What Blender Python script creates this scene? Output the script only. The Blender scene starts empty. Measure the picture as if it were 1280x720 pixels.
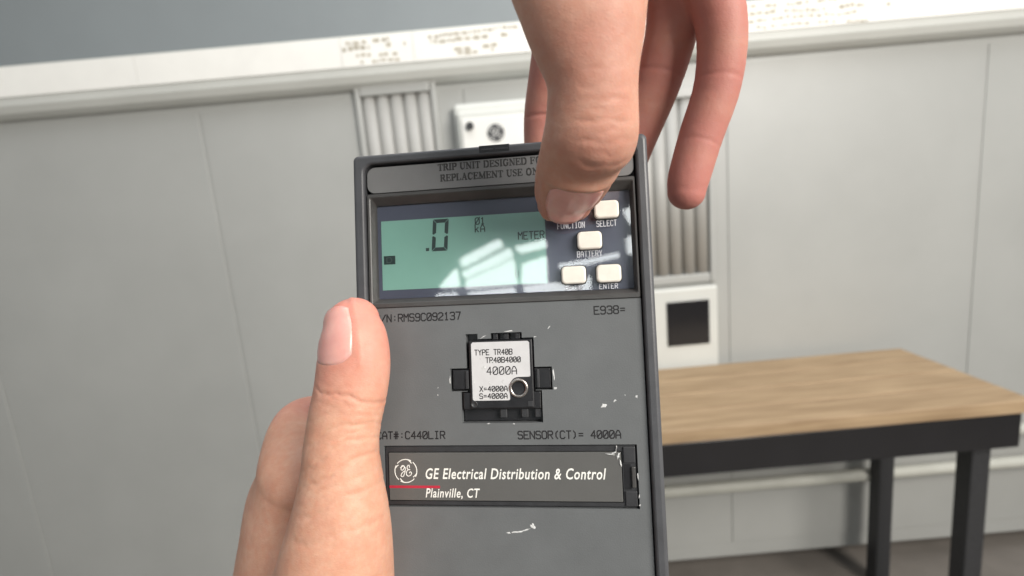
import bpy, bmesh, math, random
import numpy as np
from mathutils import Matrix, Vector
random.seed(4)
sc = bpy.context.scene
C = sc.collection

# ------------------------------------------------------------------ camera
FPX = 650.0                                   # focal length in pixels of a 1280 wide picture
PITCH, ROLL = math.radians(10), math.radians(5)
fw = Vector((0, math.cos(PITCH), -math.sin(PITCH)))
r0 = Vector((1, 0, 0)); u0 = r0.cross(fw)
right = r0*math.cos(ROLL) - u0*math.sin(ROLL)
up = u0*math.cos(ROLL) + r0*math.sin(ROLL)
CAM = Matrix(((right.x, up.x, -fw.x, 0), (right.y, up.y, -fw.y, 0), (right.z, up.z, -fw.z, 1.45), (0, 0, 0, 1)))
cd = bpy.data.cameras.new('camera'); cam = bpy.data.objects.new('camera', cd); C.objects.link(cam)
cam.matrix_world = CAM; sc.camera = cam
cd.sensor_width = 36; cd.lens = 36*FPX/1280; cd.clip_start = 0.01; cd.clip_end = 60
cd.dof.use_dof = True; cd.dof.focus_distance = 0.158; cd.dof.aperture_fstop = 11.5

# ------------------------------------------------------------------ light
wd = bpy.data.worlds.new('World'); sc.world = wd; wd.use_nodes = True
bg = wd.node_tree.nodes['Background']; bg.inputs[0].default_value = (0.93, 0.97, 1.0, 1); bg.inputs[1].default_value = 0.62
def area(name, loc, target, sx, sy, power, col):
    l = bpy.data.lights.new(name, 'AREA'); l.shape = 'RECTANGLE'; l.size = sx; l.size_y = sy; l.energy = power; l.color = col
    o = bpy.data.objects.new(name, l); C.objects.link(o); o.location = loc
    o.rotation_euler = (Vector(target)-Vector(loc)).to_track_quat('-Z', 'Y').to_euler()
    return o
area('roof_light', (1.9, -1.75, 2.7), (0, 0.2, 1.4), 1.6, 1.5, 168, (1.0, 0.95, 0.88))
area('roof_light', (0.5, 0.8, 3.6), (0.4, 1.5, 0.9), 2.6, 0.7, 33, (0.97, 0.98, 1.0))
sc.view_settings.view_transform = 'Standard'; sc.view_settings.look = 'None'
sc.view_settings.exposure = 0; sc.view_settings.gamma = 1
sc.cycles.max_bounces = 8; sc.cycles.transparent_max_bounces = 12
sc.cycles.use_denoising = True
sc.cycles.sample_clamp_indirect = 4

# ------------------------------------------------------------------ helpers
def tag(o, label=None, cat=None, group=None, kind=None):
    if label: o['label'] = label
    if cat: o['category'] = cat
    if group: o['group'] = group
    if kind: o['kind'] = kind
    return o
def empty(name, M=None):
    o = bpy.data.objects.new(name, None); C.objects.link(o); o.empty_display_size = 0.02
    if M is not None: o.matrix_world = M
    return o
def mesh_obj(name, V, F, mat, parent=None, smooth=False, s=1.0):
    me = bpy.data.meshes.new(name)
    me.from_pydata([(v[0]*s, v[1]*s, v[2]*s) for v in V], [], F); me.update()
    bm = bmesh.new(); bm.from_mesh(me); bmesh.ops.recalc_face_normals(bm, faces=bm.faces); bm.to_mesh(me); bm.free()
    return link(name, me, mat, parent, smooth)
def link(name, me, mat, parent=None, smooth=False):
    if mat is not None and not me.materials: me.materials.append(mat)
    if smooth: me.polygons.foreach_set('use_smooth', [True]*len(me.polygons))
    o = bpy.data.objects.new(name, me); C.objects.link(o)
    if parent is not None: o.parent = parent
    return o
def box(name, x0, x1, y0, y1, z0, z1, mat, parent=None, bev=0.0, s=1.0, seg=2, vert_only=False):
    bm = bmesh.new()
    vs = [bm.verts.new((x*s, y*s, z*s)) for z in (z0, z1) for y in (y0, y1) for x in (x0, x1)]
    for f in ((0, 2, 3, 1), (4, 5, 7, 6), (0, 1, 5, 4), (2, 6, 7, 3), (0, 4, 6, 2), (1, 3, 7, 5)):
        bm.faces.new([vs[i] for i in f])
    if bev > 0:
        ed = [e for e in bm.edges if (not vert_only) or abs((e.verts[0].co-e.verts[1].co).z) > 1e-9]
        bmesh.ops.bevel(bm, geom=ed, offset=bev*s, segments=seg, profile=0.5, affect='EDGES')
    bmesh.ops.recalc_face_normals(bm, faces=bm.faces)
    me = bpy.data.meshes.new(name); bm.to_mesh(me); bm.free()
    o = link(name, me, mat, parent)
    return o
def rrect(x0, x1, y0, y1, r, z, n=5):
    out = []
    for cx, cy, a0 in ((x1-r, y1-r, 0), (x0+r, y1-r, 90), (x0+r, y0+r, 180), (x1-r, y0+r, 270)):
        for i in range(n+1):
            a = math.radians(a0+90*i/n); out.append((cx+r*math.cos(a), cy+r*math.sin(a), z))
    return out
def loft(name, loops, mat, parent=None, cap0=False, cap1=False, s=1.0, smooth=False):
    V = [p for l in loops for p in l]; n = len(loops[0]); F = []
    for k in range(len(loops)-1):
        for i in range(n):
            j = (i+1) % n; F.append((k*n+i, k*n+j, (k+1)*n+j, (k+1)*n+i))
    if cap0: F.append(tuple(range(n)))
    if cap1: F.append(tuple((len(loops)-1)*n+i for i in range(n)))
    return mesh_obj(name, V, F, mat, parent, smooth, s)
def prism(name, poly, z0, z1, mat, parent=None, s=1.0):
    return loft(name, [[(x, y, z0) for x, y in poly], [(x, y, z1) for x, y in poly]], mat, parent, True, True, s)

# ------------------------------------------------------------------ materials
def nodes(name):
    m = bpy.data.materials.new(name); m.use_nodes = True
    nt = m.node_tree; return m, nt, nt.nodes['Principled BSDF']
def noise(nt, scale, detail=4, rough=0.6, coord='Object'):
    tc = nt.nodes.new('ShaderNodeTexCoord'); n = nt.nodes.new('ShaderNodeTexNoise')
    n.inputs['Scale'].default_value = scale; n.inputs['Detail'].default_value = detail; n.inputs['Roughness'].default_value = rough
    nt.links.new(tc.outputs[coord], n.inputs['Vector']); return n
def ramp(nt, fac, stops):
    r = nt.nodes.new('ShaderNodeValToRGB'); e = r.color_ramp.elements
    while len(e) < len(stops): e.new(0.5)
    for el, (p, c) in zip(e, stops):
        el.position = p; el.color = (c[0], c[1], c[2], 1)
    nt.links.new(fac, r.inputs[0]); return r
def mix(nt, fac, a, b, blend='MIX'):
    m = nt.nodes.new('ShaderNodeMix'); m.data_type = 'RGBA'; m.blend_type = blend
    for sock, v in ((m.inputs[0], fac), (m.inputs[6], a), (m.inputs[7], b)):
        if hasattr(v, 'links'): nt.links.new(v, sock)
        elif isinstance(v, (int, float)): sock.default_value = v
        else: sock.default_value = (v[0], v[1], v[2], 1)
    return m.outputs[2]
def plastic(name, col, rough=0.5, var=0.12, scale=90, bump=0.15, bscale=2200, spec=0.5, metal=0.0, dust=None, coat=0.0):
    m, nt, b = nodes(name)
    n1 = noise(nt, scale, 5); lo = [c*(1-var) for c in col]; hi = [min(1, c*(1+var)) for c in col]
    r = ramp(nt, n1.outputs['Fac'], [(0.3, lo), (0.7, hi)]); out = r.outputs[0]
    if dust:
        n3 = noise(nt, dust[0], 6, 0.7); r3 = ramp(nt, n3.outputs['Fac'], [(dust[1], (0, 0, 0)), (dust[1]+0.05, (1, 1, 1))])
        out = mix(nt, r3.outputs[0], out, dust[2])
    nt.links.new(out, b.inputs['Base Color'])
    rr = nt.nodes.new('ShaderNodeMapRange'); rr.inputs[3].default_value = rough*0.85; rr.inputs[4].default_value = min(1, rough*1.15)
    n4 = noise(nt, scale*2.3, 4); nt.links.new(n4.outputs['Fac'], rr.inputs[0]); nt.links.new(rr.outputs[0], b.inputs['Roughness'])
    b.inputs['Specular IOR Level'].default_value = spec; b.inputs['Metallic'].default_value = metal
    b.inputs['Coat Weight'].default_value = coat
    if bump:
        n2 = noise(nt, bscale, 2); bp = nt.nodes.new('ShaderNodeBump'); bp.inputs['Strength'].default_value = bump
        bp.inputs['Distance'].default_value = 0.0002 if bscale > 500 else 0.002
        nt.links.new(n2.outputs['Fac'], bp.inputs['Height']); nt.links.new(bp.outputs[0], b.inputs['Normal'])
    return m
M = {}
M['rim'] = plastic('rim_plastic', (0.066, 0.068, 0.074), 0.42, 0.14, 120, 0.2)
M['face'] = plastic('face_plastic', (0.119, 0.126, 0.130), 0.46, 0.07, 60, 0.22, dust=(420, 0.735, (0.2, 0.2, 0.2)))
M['strip'] = plastic('strip_plastic', (0.155, 0.155, 0.155), 0.42, 0.06, 80, 0.1)
M['dark'] = plastic('dark_plastic', (0.030, 0.031, 0.034), 0.45, 0.2, 150, 0.2)
M['bezel'] = plastic('bezel_plastic', (0.058, 0.057, 0.056), 0.4, 0.15, 120, 0.15)
M['black'] = plastic('black_plastic', (0.013, 0.013, 0.015), 0.38, 0.3, 200, 0.15, dust=(500, 0.72, (0.06, 0.06, 0.065)))
M['mask'] = plastic('printed_mask', (0.060, 0.068, 0.102), 0.5, 0.08, 70, 0.0)
M['lcd'] = plastic('lcd_glass', (0.185, 0.375, 0.315), 0.35, 0.05, 40, 0.0)
M['seg'] = plastic('lcd_segment', (0.012, 0.028, 0.026), 0.4, 0.05, 40, 0.0)
M['seg_dim'] = plastic('lcd_segment_dim', (0.05, 0.085, 0.075), 0.4, 0.05, 40, 0.0)
M['key'] = plastic('key_rubber', (0.74, 0.70, 0.63), 0.5, 0.05, 300, 0.1, dust=(380, 0.70, (0.52, 0.48, 0.42)))
M['key_ink'] = plastic('key_ink', (0.55, 0.56, 0.6), 0.5, 0.3, 900, 0.0)
M['ink'] = plastic('ink', (0.010, 0.010, 0.012), 0.6, 0.3, 900, 0.0)
M['ink_soft'] = plastic('ink_soft', (0.035, 0.034, 0.033), 0.6, 0.3, 900, 0.0)
M['plate'] = plastic('plate_film', (0.105, 0.105, 0.102), 0.34, 0.06, 50, 0.06)
M['white_ink'] = plastic('white_ink', (0.78, 0.78, 0.74), 0.5, 0.06, 600, 0.0)
M['red_ink'] = plastic('red_ink', (0.42, 0.02, 0.045), 0.5, 0.06, 600, 0.0)
M['sticker'] = plastic('sticker_paper', (0.56, 0.56, 0.57), 0.45, 0.05, 260, 0.08, dust=(170, 0.63, (0.36, 0.36, 0.36)))
M['steel'] = plastic('steel', (0.5, 0.46, 0.43), 0.3, 0.2, 700, 0.1, metal=1.0)
M['scuff'] = plastic('scuffed_plastic', (0.55, 0.56, 0.56), 0.6, 0.35, 900, 0.5, 1500)
M['wall'] = plastic('painted_wall', (0.24, 0.262, 0.27), 0.6, 0.06, 1.5, 0.1, 60)
M['cab'] = plastic('cabinet_paint', (0.39, 0.395, 0.38), 0.42, 0.05, 2.5, 0.05, 60)
M['cab_light'] = plastic('cabinet_light_paint', (0.62, 0.63, 0.60), 0.4, 0.04, 4, 0.05, 60)
M['vent'] = plastic('vent_paint', (0.39, 0.385, 0.365), 0.45, 0.05, 4, 0.05, 60)
M['white'] = plastic('white_enamel', (0.80, 0.80, 0.77), 0.4, 0.03, 6, 0.0)
M['paper'] = plastic('label_paper', (0.84, 0.83, 0.79), 0.6, 0.03, 9, 0.0)
M['print'] = plastic('label_print', (0.44, 0.40, 0.32), 0.6, 0.2, 40, 0.0)
M['emblem'] = plastic('emblem_ink', (0.035, 0.035, 0.04), 0.5, 0.2, 30, 0.0)
M['glass_black'] = plastic('black_glass', (0.012, 0.012, 0.014), 0.2, 0.1, 8, 0.0)
M['floor'] = plastic('concrete_floor', (0.20, 0.18, 0.16), 0.7, 0.2, 3, 0.3, 40)
M['pipe'] = plastic('pale_pipe', (0.5, 0.5, 0.45), 0.4, 0.1, 6, 0.0)
def wood():
    m, nt, b = nodes('bench_wood')
    tc = nt.nodes.new('ShaderNodeTexCoord'); mp = nt.nodes.new('ShaderNodeMapping'); mp.inputs['Scale'].default_value = (1.2, 16, 16)
    n = nt.nodes.new('ShaderNodeTexNoise'); n.inputs['Scale'].default_value = 5; n.inputs['Detail'].default_value = 6
    nt.links.new(tc.outputs['Object'], mp.inputs[0]); nt.links.new(mp.outputs[0], n.inputs['Vector'])
    r = ramp(nt, n.outputs['Fac'], [(0.3, (0.27, 0.18, 0.10)), (0.7, (0.42, 0.30, 0.18))])
    nt.links.new(r.outputs[0], b.inputs['Base Color']); b.inputs['Roughness'].default_value = 0.6
    return m
M['wood'] = wood()
def lens_mat():
    m = bpy.data.materials.new('clear_lens'); m.use_nodes = True; nt = m.node_tree; nt.nodes.clear()
    o = nt.nodes.new('ShaderNodeOutputMaterial'); mx = nt.nodes.new('ShaderNodeMixShader'); fr = nt.nodes.new('ShaderNodeFresnel')
    fr.inputs['IOR'].default_value = 1.5
    t = nt.nodes.new('ShaderNodeBsdfTransparent'); t.inputs[0].default_value = (1, 1, 1, 1)
    g = nt.nodes.new('ShaderNodeBsdfGlossy'); 
    n = noise(nt, 130, 5, 0.7); rr = nt.nodes.new('ShaderNodeMapRange'); rr.inputs[1].default_value = 0.35; rr.inputs[2].default_value = 0.75
    rr.inputs[3].default_value = 0.004; rr.inputs[4].default_value = 0.04
    nt.links.new(n.outputs['Fac'], rr.inputs[0]); nt.links.new(rr.outputs[0], g.inputs['Roughness'])
    w = noise(nt, 22, 1); bp = nt.nodes.new('ShaderNodeBump'); bp.inputs['Strength'].default_value = 0.08; bp.inputs['Distance'].default_value = 0.002
    nt.links.new(w.outputs['Fac'], bp.inputs['Height']); nt.links.new(bp.outputs[0], g.inputs['Normal'])
    ge = nt.nodes.new('ShaderNodeNewGeometry'); ma = nt.nodes.new('ShaderNodeMath'); ma.operation = 'MULTIPLY_ADD'; ma.inputs[1].default_value = -1.9; ma.inputs[2].default_value = 1.9
    nt.links.new(ge.outputs['Backfacing'], ma.inputs[0]); mu = nt.nodes.new('ShaderNodeMath'); mu.operation = 'MULTIPLY'; mu.use_clamp = True
    nt.links.new(fr.outputs[0], mu.inputs[0]); nt.links.new(ma.outputs[0], mu.inputs[1]); nt.links.new(mu.outputs[0], mx.inputs[0]); nt.links.new(t.outputs[0], mx.inputs[1]); nt.links.new(g.outputs[0], mx.inputs[2])
    nt.links.new(mx.outputs[0], o.inputs[0]); return m
M['lens'] = lens_mat()
def glow(name, col, s):
    m = bpy.data.materials.new(name); m.use_nodes = True; nt = m.node_tree; nt.nodes.clear()
    o = nt.nodes.new('ShaderNodeOutputMaterial'); e = nt.nodes.new('ShaderNodeEmission')
    e.inputs[0].default_value = (*col, 1); e.inputs[1].default_value = s; nt.links.new(e.outputs[0], o.inputs[0]); return m
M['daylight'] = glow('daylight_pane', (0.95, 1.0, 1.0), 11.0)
def skin(name, base, red, shade=1.0):
    m, nt, b = nodes(name)
    at = nt.nodes.new('ShaderNodeAttribute'); at.attribute_name = 'red'
    n1 = noise(nt, 130, 5, 0.65); r1 = ramp(nt, n1.outputs['Fac'], [(0.3, (0, 0, 0)), (0.72, (1, 1, 1))])
    c = mix(nt, r1.outputs[0], [base[0]*0.88, base[1]*0.78, base[2]*0.76], [base[0]*1.06, base[1]*1.08, base[2]*1.1])
    n2 = noise(nt, 420, 4, 0.6); r2 = ramp(nt, n2.outputs['Fac'], [(0.42, (0, 0, 0)), (0.75, (0.55, 0.55, 0.55))])
    c = mix(nt, r2.outputs[0], c, [base[0]*0.95, base[1]*0.72, base[2]*0.66])
    c = mix(nt, at.outputs['Fac'], c, red)
    nt.links.new(c, b.inputs['Base Color'])
    b.inputs['Roughness'].default_value = 0.55; b.inputs['Specular IOR Level'].default_value = 0.35
    b.inputs['Subsurface Weight'].default_value = 0.35; b.inputs['Subsurface Radius'].default_value = (1.0, 0.38, 0.2)
    b.inputs['Subsurface Scale'].default_value = 0.0022
    tc = nt.nodes.new('ShaderNodeTexCoord'); v = nt.nodes.new('ShaderNodeTexVoronoi'); v.feature = 'DISTANCE_TO_EDGE'; v.inputs['Scale'].default_value = 1150
    mp = nt.nodes.new('ShaderNodeMapping'); mp.inputs['Scale'].default_value = (0.75, 1.25, 1.0)
    nz = noise(nt, 600, 3); ad = nt.nodes.new('ShaderNodeVectorMath'); ad.operation = 'MULTIPLY_ADD'
    ad.inputs[1].default_value = (0.0012,)*3; nt.links.new(nz.outputs['Color'], ad.inputs[0]); nt.links.new(tc.outputs['Object'], ad.inputs[2])
    nt.links.new(ad.outputs[0], mp.inputs[0]); nt.links.new(mp.outputs[0], v.inputs['Vector'])
    bp = nt.nodes.new('ShaderNodeBump'); bp.inputs['Strength'].default_value = 0.22; bp.inputs['Distance'].default_value = 0.00025
    nt.links.new(v.outputs['Distance'], bp.inputs['Height'])
    n5 = noise(nt, 300, 4); bp2 = nt.nodes.new('ShaderNodeBump'); bp2.inputs['Strength'].default_value = 0.3; bp2.inputs['Distance'].default_value = 0.0006
    nt.links.new(n5.outputs['Fac'], bp2.inputs['Height']); nt.links.new(bp.outputs[0], bp2.inputs['Normal']); nt.links.new(bp2.outputs[0], b.inputs['Normal'])
    return m
M['skin_r'] = skin('skin_pressing_hand', (0.565, 0.33, 0.238), (0.43, 0.165, 0.14))  # second tone is skin redness, darkened to paint in shade on the fingers
M['skin_l'] = skin('skin_holding_hand', (0.60, 0.345, 0.24), (0.66, 0.235, 0.20))
def nailm():
    m, nt, b = nodes('nail'); n1 = noise(nt, 160, 3)
    r = ramp(nt, n1.outputs['Fac'], [(0.3, (0.70, 0.33, 0.29)), (0.7, (0.78, 0.42, 0.36))]); nt.links.new(r.outputs[0], b.inputs['Base Color'])
    b.inputs['Roughness'].default_value = 0.29; b.inputs['Subsurface Weight'].default_value = 0.3; b.inputs['Subsurface Scale'].default_value = 0.0015
    return m
M['nail'] = nailm()

# ------------------------------------------------------------------ lettering
PL = {  # plotter capitals on a 4 x 6 grid
 'A': [[(0,0),(0,3.6),(1.4,6),(2.6,6),(4,3.6),(4,0)],[(0,2.4),(4,2.4)]], 'B': [[(0,0),(0,6),(3.2,6),(4,5.2),(4,4),(3.2,3.1),(0,3.1)],[(3.2,3.1),(4,2.3),(4,.8),(3.2,0),(0,0)]],
 'C': [[(4,5),(3,6),(1,6),(0,5),(0,1),(1,0),(3,0),(4,1)]], 'E': [[(4,6),(0,6),(0,0),(4,0)],[(0,3.1),(3,3.1)]], 'F': [[(4,6),(0,6),(0,0)],[(0,3.1),(3,3.1)]],
 'I': [[(.8,6),(3.2,6)],[(2,6),(2,0)],[(.8,0),(3.2,0)]], 'L': [[(0,6),(0,0),(4,0)]], 'M': [[(0,0),(0,6),(2,3.2),(4,6),(4,0)]], 'N': [[(0,0),(0,6),(4,0),(4,6)]],
 'O': [[(1,0),(0,1),(0,5),(1,6),(3,6),(4,5),(4,1),(3,0),(1,0)]], 'P': [[(0,0),(0,6),(3,6),(4,5.2),(4,3.7),(3,2.9),(0,2.9)]],
 'R': [[(0,0),(0,6),(3,6),(4,5.2),(4,3.8),(3,3),(0,3)],[(2,3),(4,0)]], 'S': [[(4,5.2),(3.2,6),(.8,6),(0,5.2),(0,3.9),(.8,3.1),(3.2,3.1),(4,2.3),(4,.8),(3.2,0),(.8,0),(0,.8)]],
 'T': [[(0,6),(4,6)],[(2,6),(2,0)]], 'U': [[(0,6),(0,1),(1,0),(3,0),(4,1),(4,6)]], 'V': [[(0,6),(2,0),(4,6)]], 'X': [[(0,0),(4,6)],[(0,6),(4,0)]], 'Y': [[(0,6),(2,3),(4,6)],[(2,3),(2,0)]],
 '0': [[(1,0),(0,1),(0,5),(1,6),(3,6),(4,5),(4,1),(3,0),(1,0)],[(.6,1.4),(3.4,4.6)]], '1': [[(.9,4.8),(2,6),(2,0)],[(.9,0),(3.1,0)]], '2': [[(0,5),(1,6),(3,6),(4,5),(4,3.8),(0,.9),(0,0),(4,0)]],
 '3': [[(0,5.2),(.8,6),(3.2,6),(4,5.2),(4,4),(3.2,3.1),(1.4,3.1)],[(3.2,3.1),(4,2.2),(4,.8),(3.2,0),(.8,0),(0,.8)]], '4': [[(3,0),(3,6),(0,2),(4,2)]],
 '7': [[(0,6),(4,6),(1.6,0)]], '8': [[(1,3.1),(0,4),(0,5.2),(.9,6),(3.1,6),(4,5.2),(4,4),(3,3.1),(1,3.1),(0,2.2),(0,.8),(.9,0),(3.1,0),(4,.8),(4,2.2),(3,3.1)]],
 '9': [[(0,.8),(.8,0),(3,0),(4,1.2),(4,5),(3,6),(1,6),(0,5),(0,3.8),(1,2.9),(3,2.9),(4,3.8)]], '#': [[(1.2,0),(1.6,6)],[(2.6,0),(3,6)],[(0,2),(4,2)],[(0,4),(4,4)]],
 ':': [[(2,1.2),(2,1.7)],[(2,4),(2,4.5)]], '/': [[(0,0),(4,6)]], '=': [[(.3,2.1),(3.7,2.1)],[(.3,3.9),(3.7,3.9)]], '(': [[(3,6),(1.6,4.4),(1.6,1.6),(3,0)]], ')': [[(1,6),(2.4,4.4),(2.4,1.6),(1,0)]],
 'k': [[(0,6),(0,0)],[(3,4),(0,1.8)],[(1.1,2.6),(3.2,0)]], 'o': [[(1,0),(0,1),(0,5),(1,6),(3,6),(4,5),(4,1),(3,0),(1,0)],[(-.4,-.4),(4.4,6.4)]], '-': [[(.5,3),(3.5,3)]], ' ': []}
def strokes(name, polys, mat, parent, z, flat=0.12, s=0.001):
    """polys: list of (points, radius) in millimetres, laid on z as slightly raised ink"""
    cu = bpy.data.curves.new('ink_curve', 'CURVE'); cu.dimensions = '3D'; cu.bevel_depth = 1.0; cu.bevel_resolution = 1; cu.use_fill_caps = True
    def split(pts):
        runs = [[pts[0]]]
        for i in range(1, len(pts)):
            runs[-1].append(pts[i])
            if i < len(pts)-1:
                u = (pts[i][0]-pts[i-1][0], pts[i][1]-pts[i-1][1]); w = (pts[i+1][0]-pts[i][0], pts[i+1][1]-pts[i][1])
                if u[0]*w[0]+u[1]*w[1] < 0.8*math.hypot(*u)*math.hypot(*w): runs.append([pts[i]])
        return runs
    def ext(p, r):
        p = [tuple(q) for q in p]
        for a, b in ((0, 1), (-1, -2)):
            d = (p[a][0]-p[b][0], p[a][1]-p[b][1]); L = math.hypot(*d) or 1; p[a] = (p[a][0]+d[0]/L*r*.6, p[a][1]+d[1]/L*r*.6)
        return p
    for pts, r in [(ext(q, r), r) for pts, r in polys for q in split(pts)]:
        sp = cu.splines.new('POLY'); sp.points.add(len(pts)-1)
        for p, q in zip(sp.points, pts): p.co = (q[0], q[1], 0, 1); p.radius = r
    t = bpy.data.objects.new('tmp', cu); C.objects.link(t)
    me = bpy.data.meshes.new_from_object(t); bpy.data.objects.remove(t); bpy.data.curves.remove(cu)
    me.name = name
    a = np.empty(len(me.vertices)*3); me.vertices.foreach_get('co', a); a = a.reshape(-1, 3)
    a[:, 2] = a[:, 2]*flat + z; a *= s; me.vertices.foreach_set('co', a.ravel()); me.materials.clear()
    return link(name, me, mat, parent)
def plot(name, txt, x, y, pitch, h, mat, parent, z, r=0.2, wfrac=0.74, jit=0.0):
    P = []
    for i, ch in enumerate(txt):
        for pl in PL[ch]:
            P.append(([(x+i*pitch+a/4*pitch*wfrac, y+b/6*h+random.uniform(-jit, jit)) for a, b in pl], r))
    return strokes(name, P, mat, parent, z)
SER = {  # serif capitals: (width, [(points, thick?)]) on height 6
 'T': (4.6, [([(2.3,0),(2.3,6)],1),([(.1,5.8),(4.5,5.8)],0),([(.15,4.5),(.15,5.8)],0),([(4.45,4.5),(4.45,5.8)],0),([(1.3,.1),(3.3,.1)],0)]),
 'R': (4.9, [([(.9,0),(.9,6)],1),([(.1,.1),(1.9,.1)],0),([(.1,5.9),(2.6,5.9)],0),([(2.6,5.9),(3.6,5.4),(3.7,4.4),(3.5,3.6),(2.6,3.1)],1),([(1,3.1),(2.6,3.1)],0),([(2.5,3.1),(4.2,.2)],1),([(4,.1),(4.9,.1)],0)]),
 'I': (2.3, [([(1.1,0),(1.1,6)],1),([(.1,.1),(2.1,.1)],0),([(.1,5.9),(2.1,5.9)],0)]),
 'P': (4.2, [([(.9,0),(.9,6)],1),([(.1,.1),(1.9,.1)],0),([(.1,5.9),(2.6,5.9)],0),([(2.6,5.9),(3.7,5.4),(3.8,4.3),(3.6,3.4),(2.6,2.8)],1),([(1,2.8),(2.6,2.8)],0)]),
 'U': (5.2, [([(1,6),(1,1.6),(1.8,.3),(2.7,.1)],1),([(2.7,.1),(3.7,.4),(4.2,1.6),(4.2,6)],0),([(.1,5.9),(2,5.9)],0),([(3.4,5.9),(5.1,5.9)],0)]),
 'N': (5.4, [([(.9,0),(.9,6)],0),([(.9,5.9),(4.4,.2)],1),([(4.5,0),(4.5,6)],0),([(.1,.1),(1.8,.1)],0),([(.1,5.9),(1.2,5.9)],0),([(3.7,5.9),(5.3,5.9)],0)]),
 'D': (5.2, [([(.9,0),(.9,6)],1),([(.1,.1),(2.7,.1)],0),([(.1,5.9),(2.7,5.9)],0),([(2.7,5.9),(4.1,5.2),(4.5,3),(4.1,.8),(2.7,.1)],1)]),
 'E': (4.5, [([(.9,0),(.9,6)],1),([(.1,.1),(4.1,.1)],0),([(.1,5.9),(4,5.9)],0),([(1,3.1),(3,3.1)],0),([(4,4.7),(4,5.9)],0),([(4.2,.1),(4.3,1.4)],0),([(3,2.3),(3,3.9)],0)]),
 'S': (3.9, [([(3.2,4.7),(2.7,5.7),(1.8,6),(.8,5.5),(.5,4.6)],0),([(.5,4.6),(1,3.7),(2.6,2.8),(3.3,1.9)],1),([(3.3,1.9),(3.1,.7),(2,0),(1,.2),(.4,1.4)],0),([(3.2,4.7),(3.2,6)],0),([(.4,0),(.4,1.4)],0)]),
 'G': (5.3, [([(4.3,4.4),(3.8,5.6),(2.7,6)],0),([(2.7,6),(1.2,5.4),(.7,3),(1.2,.7),(2.7,0)],1),([(2.7,0),(3.7,.2),(4.2,.8)],0),([(4.2,.6),(4.2,2.6)],1),([(3.3,2.6),(5,2.6)],0),([(4.4,4.4),(4.4,6)],0)]),
 'F': (4.3, [([(.9,0),(.9,6)],1),([(.1,.1),(2,.1)],0),([(.1,5.9),(3.9,5.9)],0),([(1,3.1),(3,3.1)],0),([(3.9,4.6),(3.9,5.9)],0),([(3,2.3),(3,3.9)],0)]),
 'O': (5.4, [([(2.7,6),(1.2,5.4),(.7,3),(1.2,.6),(2.7,0)],1),([(2.7,0),(4.1,.6),(4.6,3),(4.1,5.4),(2.7,6)],1)]),
 'L': (4.3, [([(.9,0),(.9,6)],1),([(.1,.1),(4,.1)],0),([(.1,5.9),(2,5.9)],0),([(4,.1),(4.1,1.6)],0)]),
 'A': (5.2, [([(.9,0),(2.6,6)],0),([(2.6,6),(4.3,0)],1),([(.1,.1),(1.7,.1)],0),([(3.4,.1),(5.2,.1)],0),([(1.5,2.1),(3.5,2.1)],0)]),
 'C': (5.0, [([(4.3,4.4),(3.8,5.6),(2.7,6)],0),([(2.7,6),(1.2,5.4),(.7,3),(1.2,.7),(2.7,0)],1),([(2.7,0),(3.7,.3),(4.4,1.4)],0),([(4.4,4.4),(4.4,6)],0)]),
 'M': (6.4, [([(.9,0),(.9,6)],0),([(.9,6),(3.1,.4)],1),([(3.1,.4),(5.2,6)],0),([(5.3,0),(5.3,6)],1),([(.1,.1),(1.7,.1)],0),([(4.3,.1),(6.3,.1)],0),([(.1,5.9),(1.2,5.9)],0),([(5.2,5.9),(6.3,5.9)],0)]),
 'Y': (5.0, [([(.6,5.8),(2.5,2.8)],1),([(4.5,5.8),(2.5,2.8)],0),([(2.5,0),(2.5,2.9)],1),([(1.5,.1),(3.5,.1)],0),([(.1,5.9),(1.6,5.9)],0),([(3.7,5.9),(5,5.9)],0)]), ' ': (2.2, [])}
def serif(name, txt, x, y, unit_x, h, mat, parent, z):
    P = []; cx = x
    for ch in txt:
        w, sts = SER[ch]
        for pts, k in sts: P.append(([(cx+a*unit_x, y+b/6*h) for a, b in pts], 0.25 if k else 0.13))
        cx += (w+0.5)*unit_x
    return strokes(name, P, mat, parent, z)
def font(name, txt, x, y, width, h, mat, parent, z, shear=0.0, bold=0.0, s=0.001):
    cu = bpy.data.curves.new('t', 'FONT'); cu.body = txt; cu.size = 1; cu.shear = shear; cu.space_character = 1.1; cu.offset = bold; cu.extrude = 0.004; cu.resolution_u = 3
    t = bpy.data.objects.new('tmp', cu); C.objects.link(t); bpy.context.view_layer.update()
    me = bpy.data.meshes.new_from_object(t); bpy.data.objects.remove(t); bpy.data.curves.remove(cu); me.name = name
    a = np.empty(len(me.vertices)*3); me.vertices.foreach_get('co', a); a = a.reshape(-1, 3)
    a[:, 0] = (a[:, 0]-a[:, 0].min())/(np.ptp(a[:, 0]))*width + x
    a[:, 1] = a[:, 1]*(h/0.69) + y
    a[:, 2] = z + a[:, 2]*2
    me.vertices.foreach_set('co', (a*s).ravel()); me.materials.clear()
    return link(name, me, mat, parent)

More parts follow.
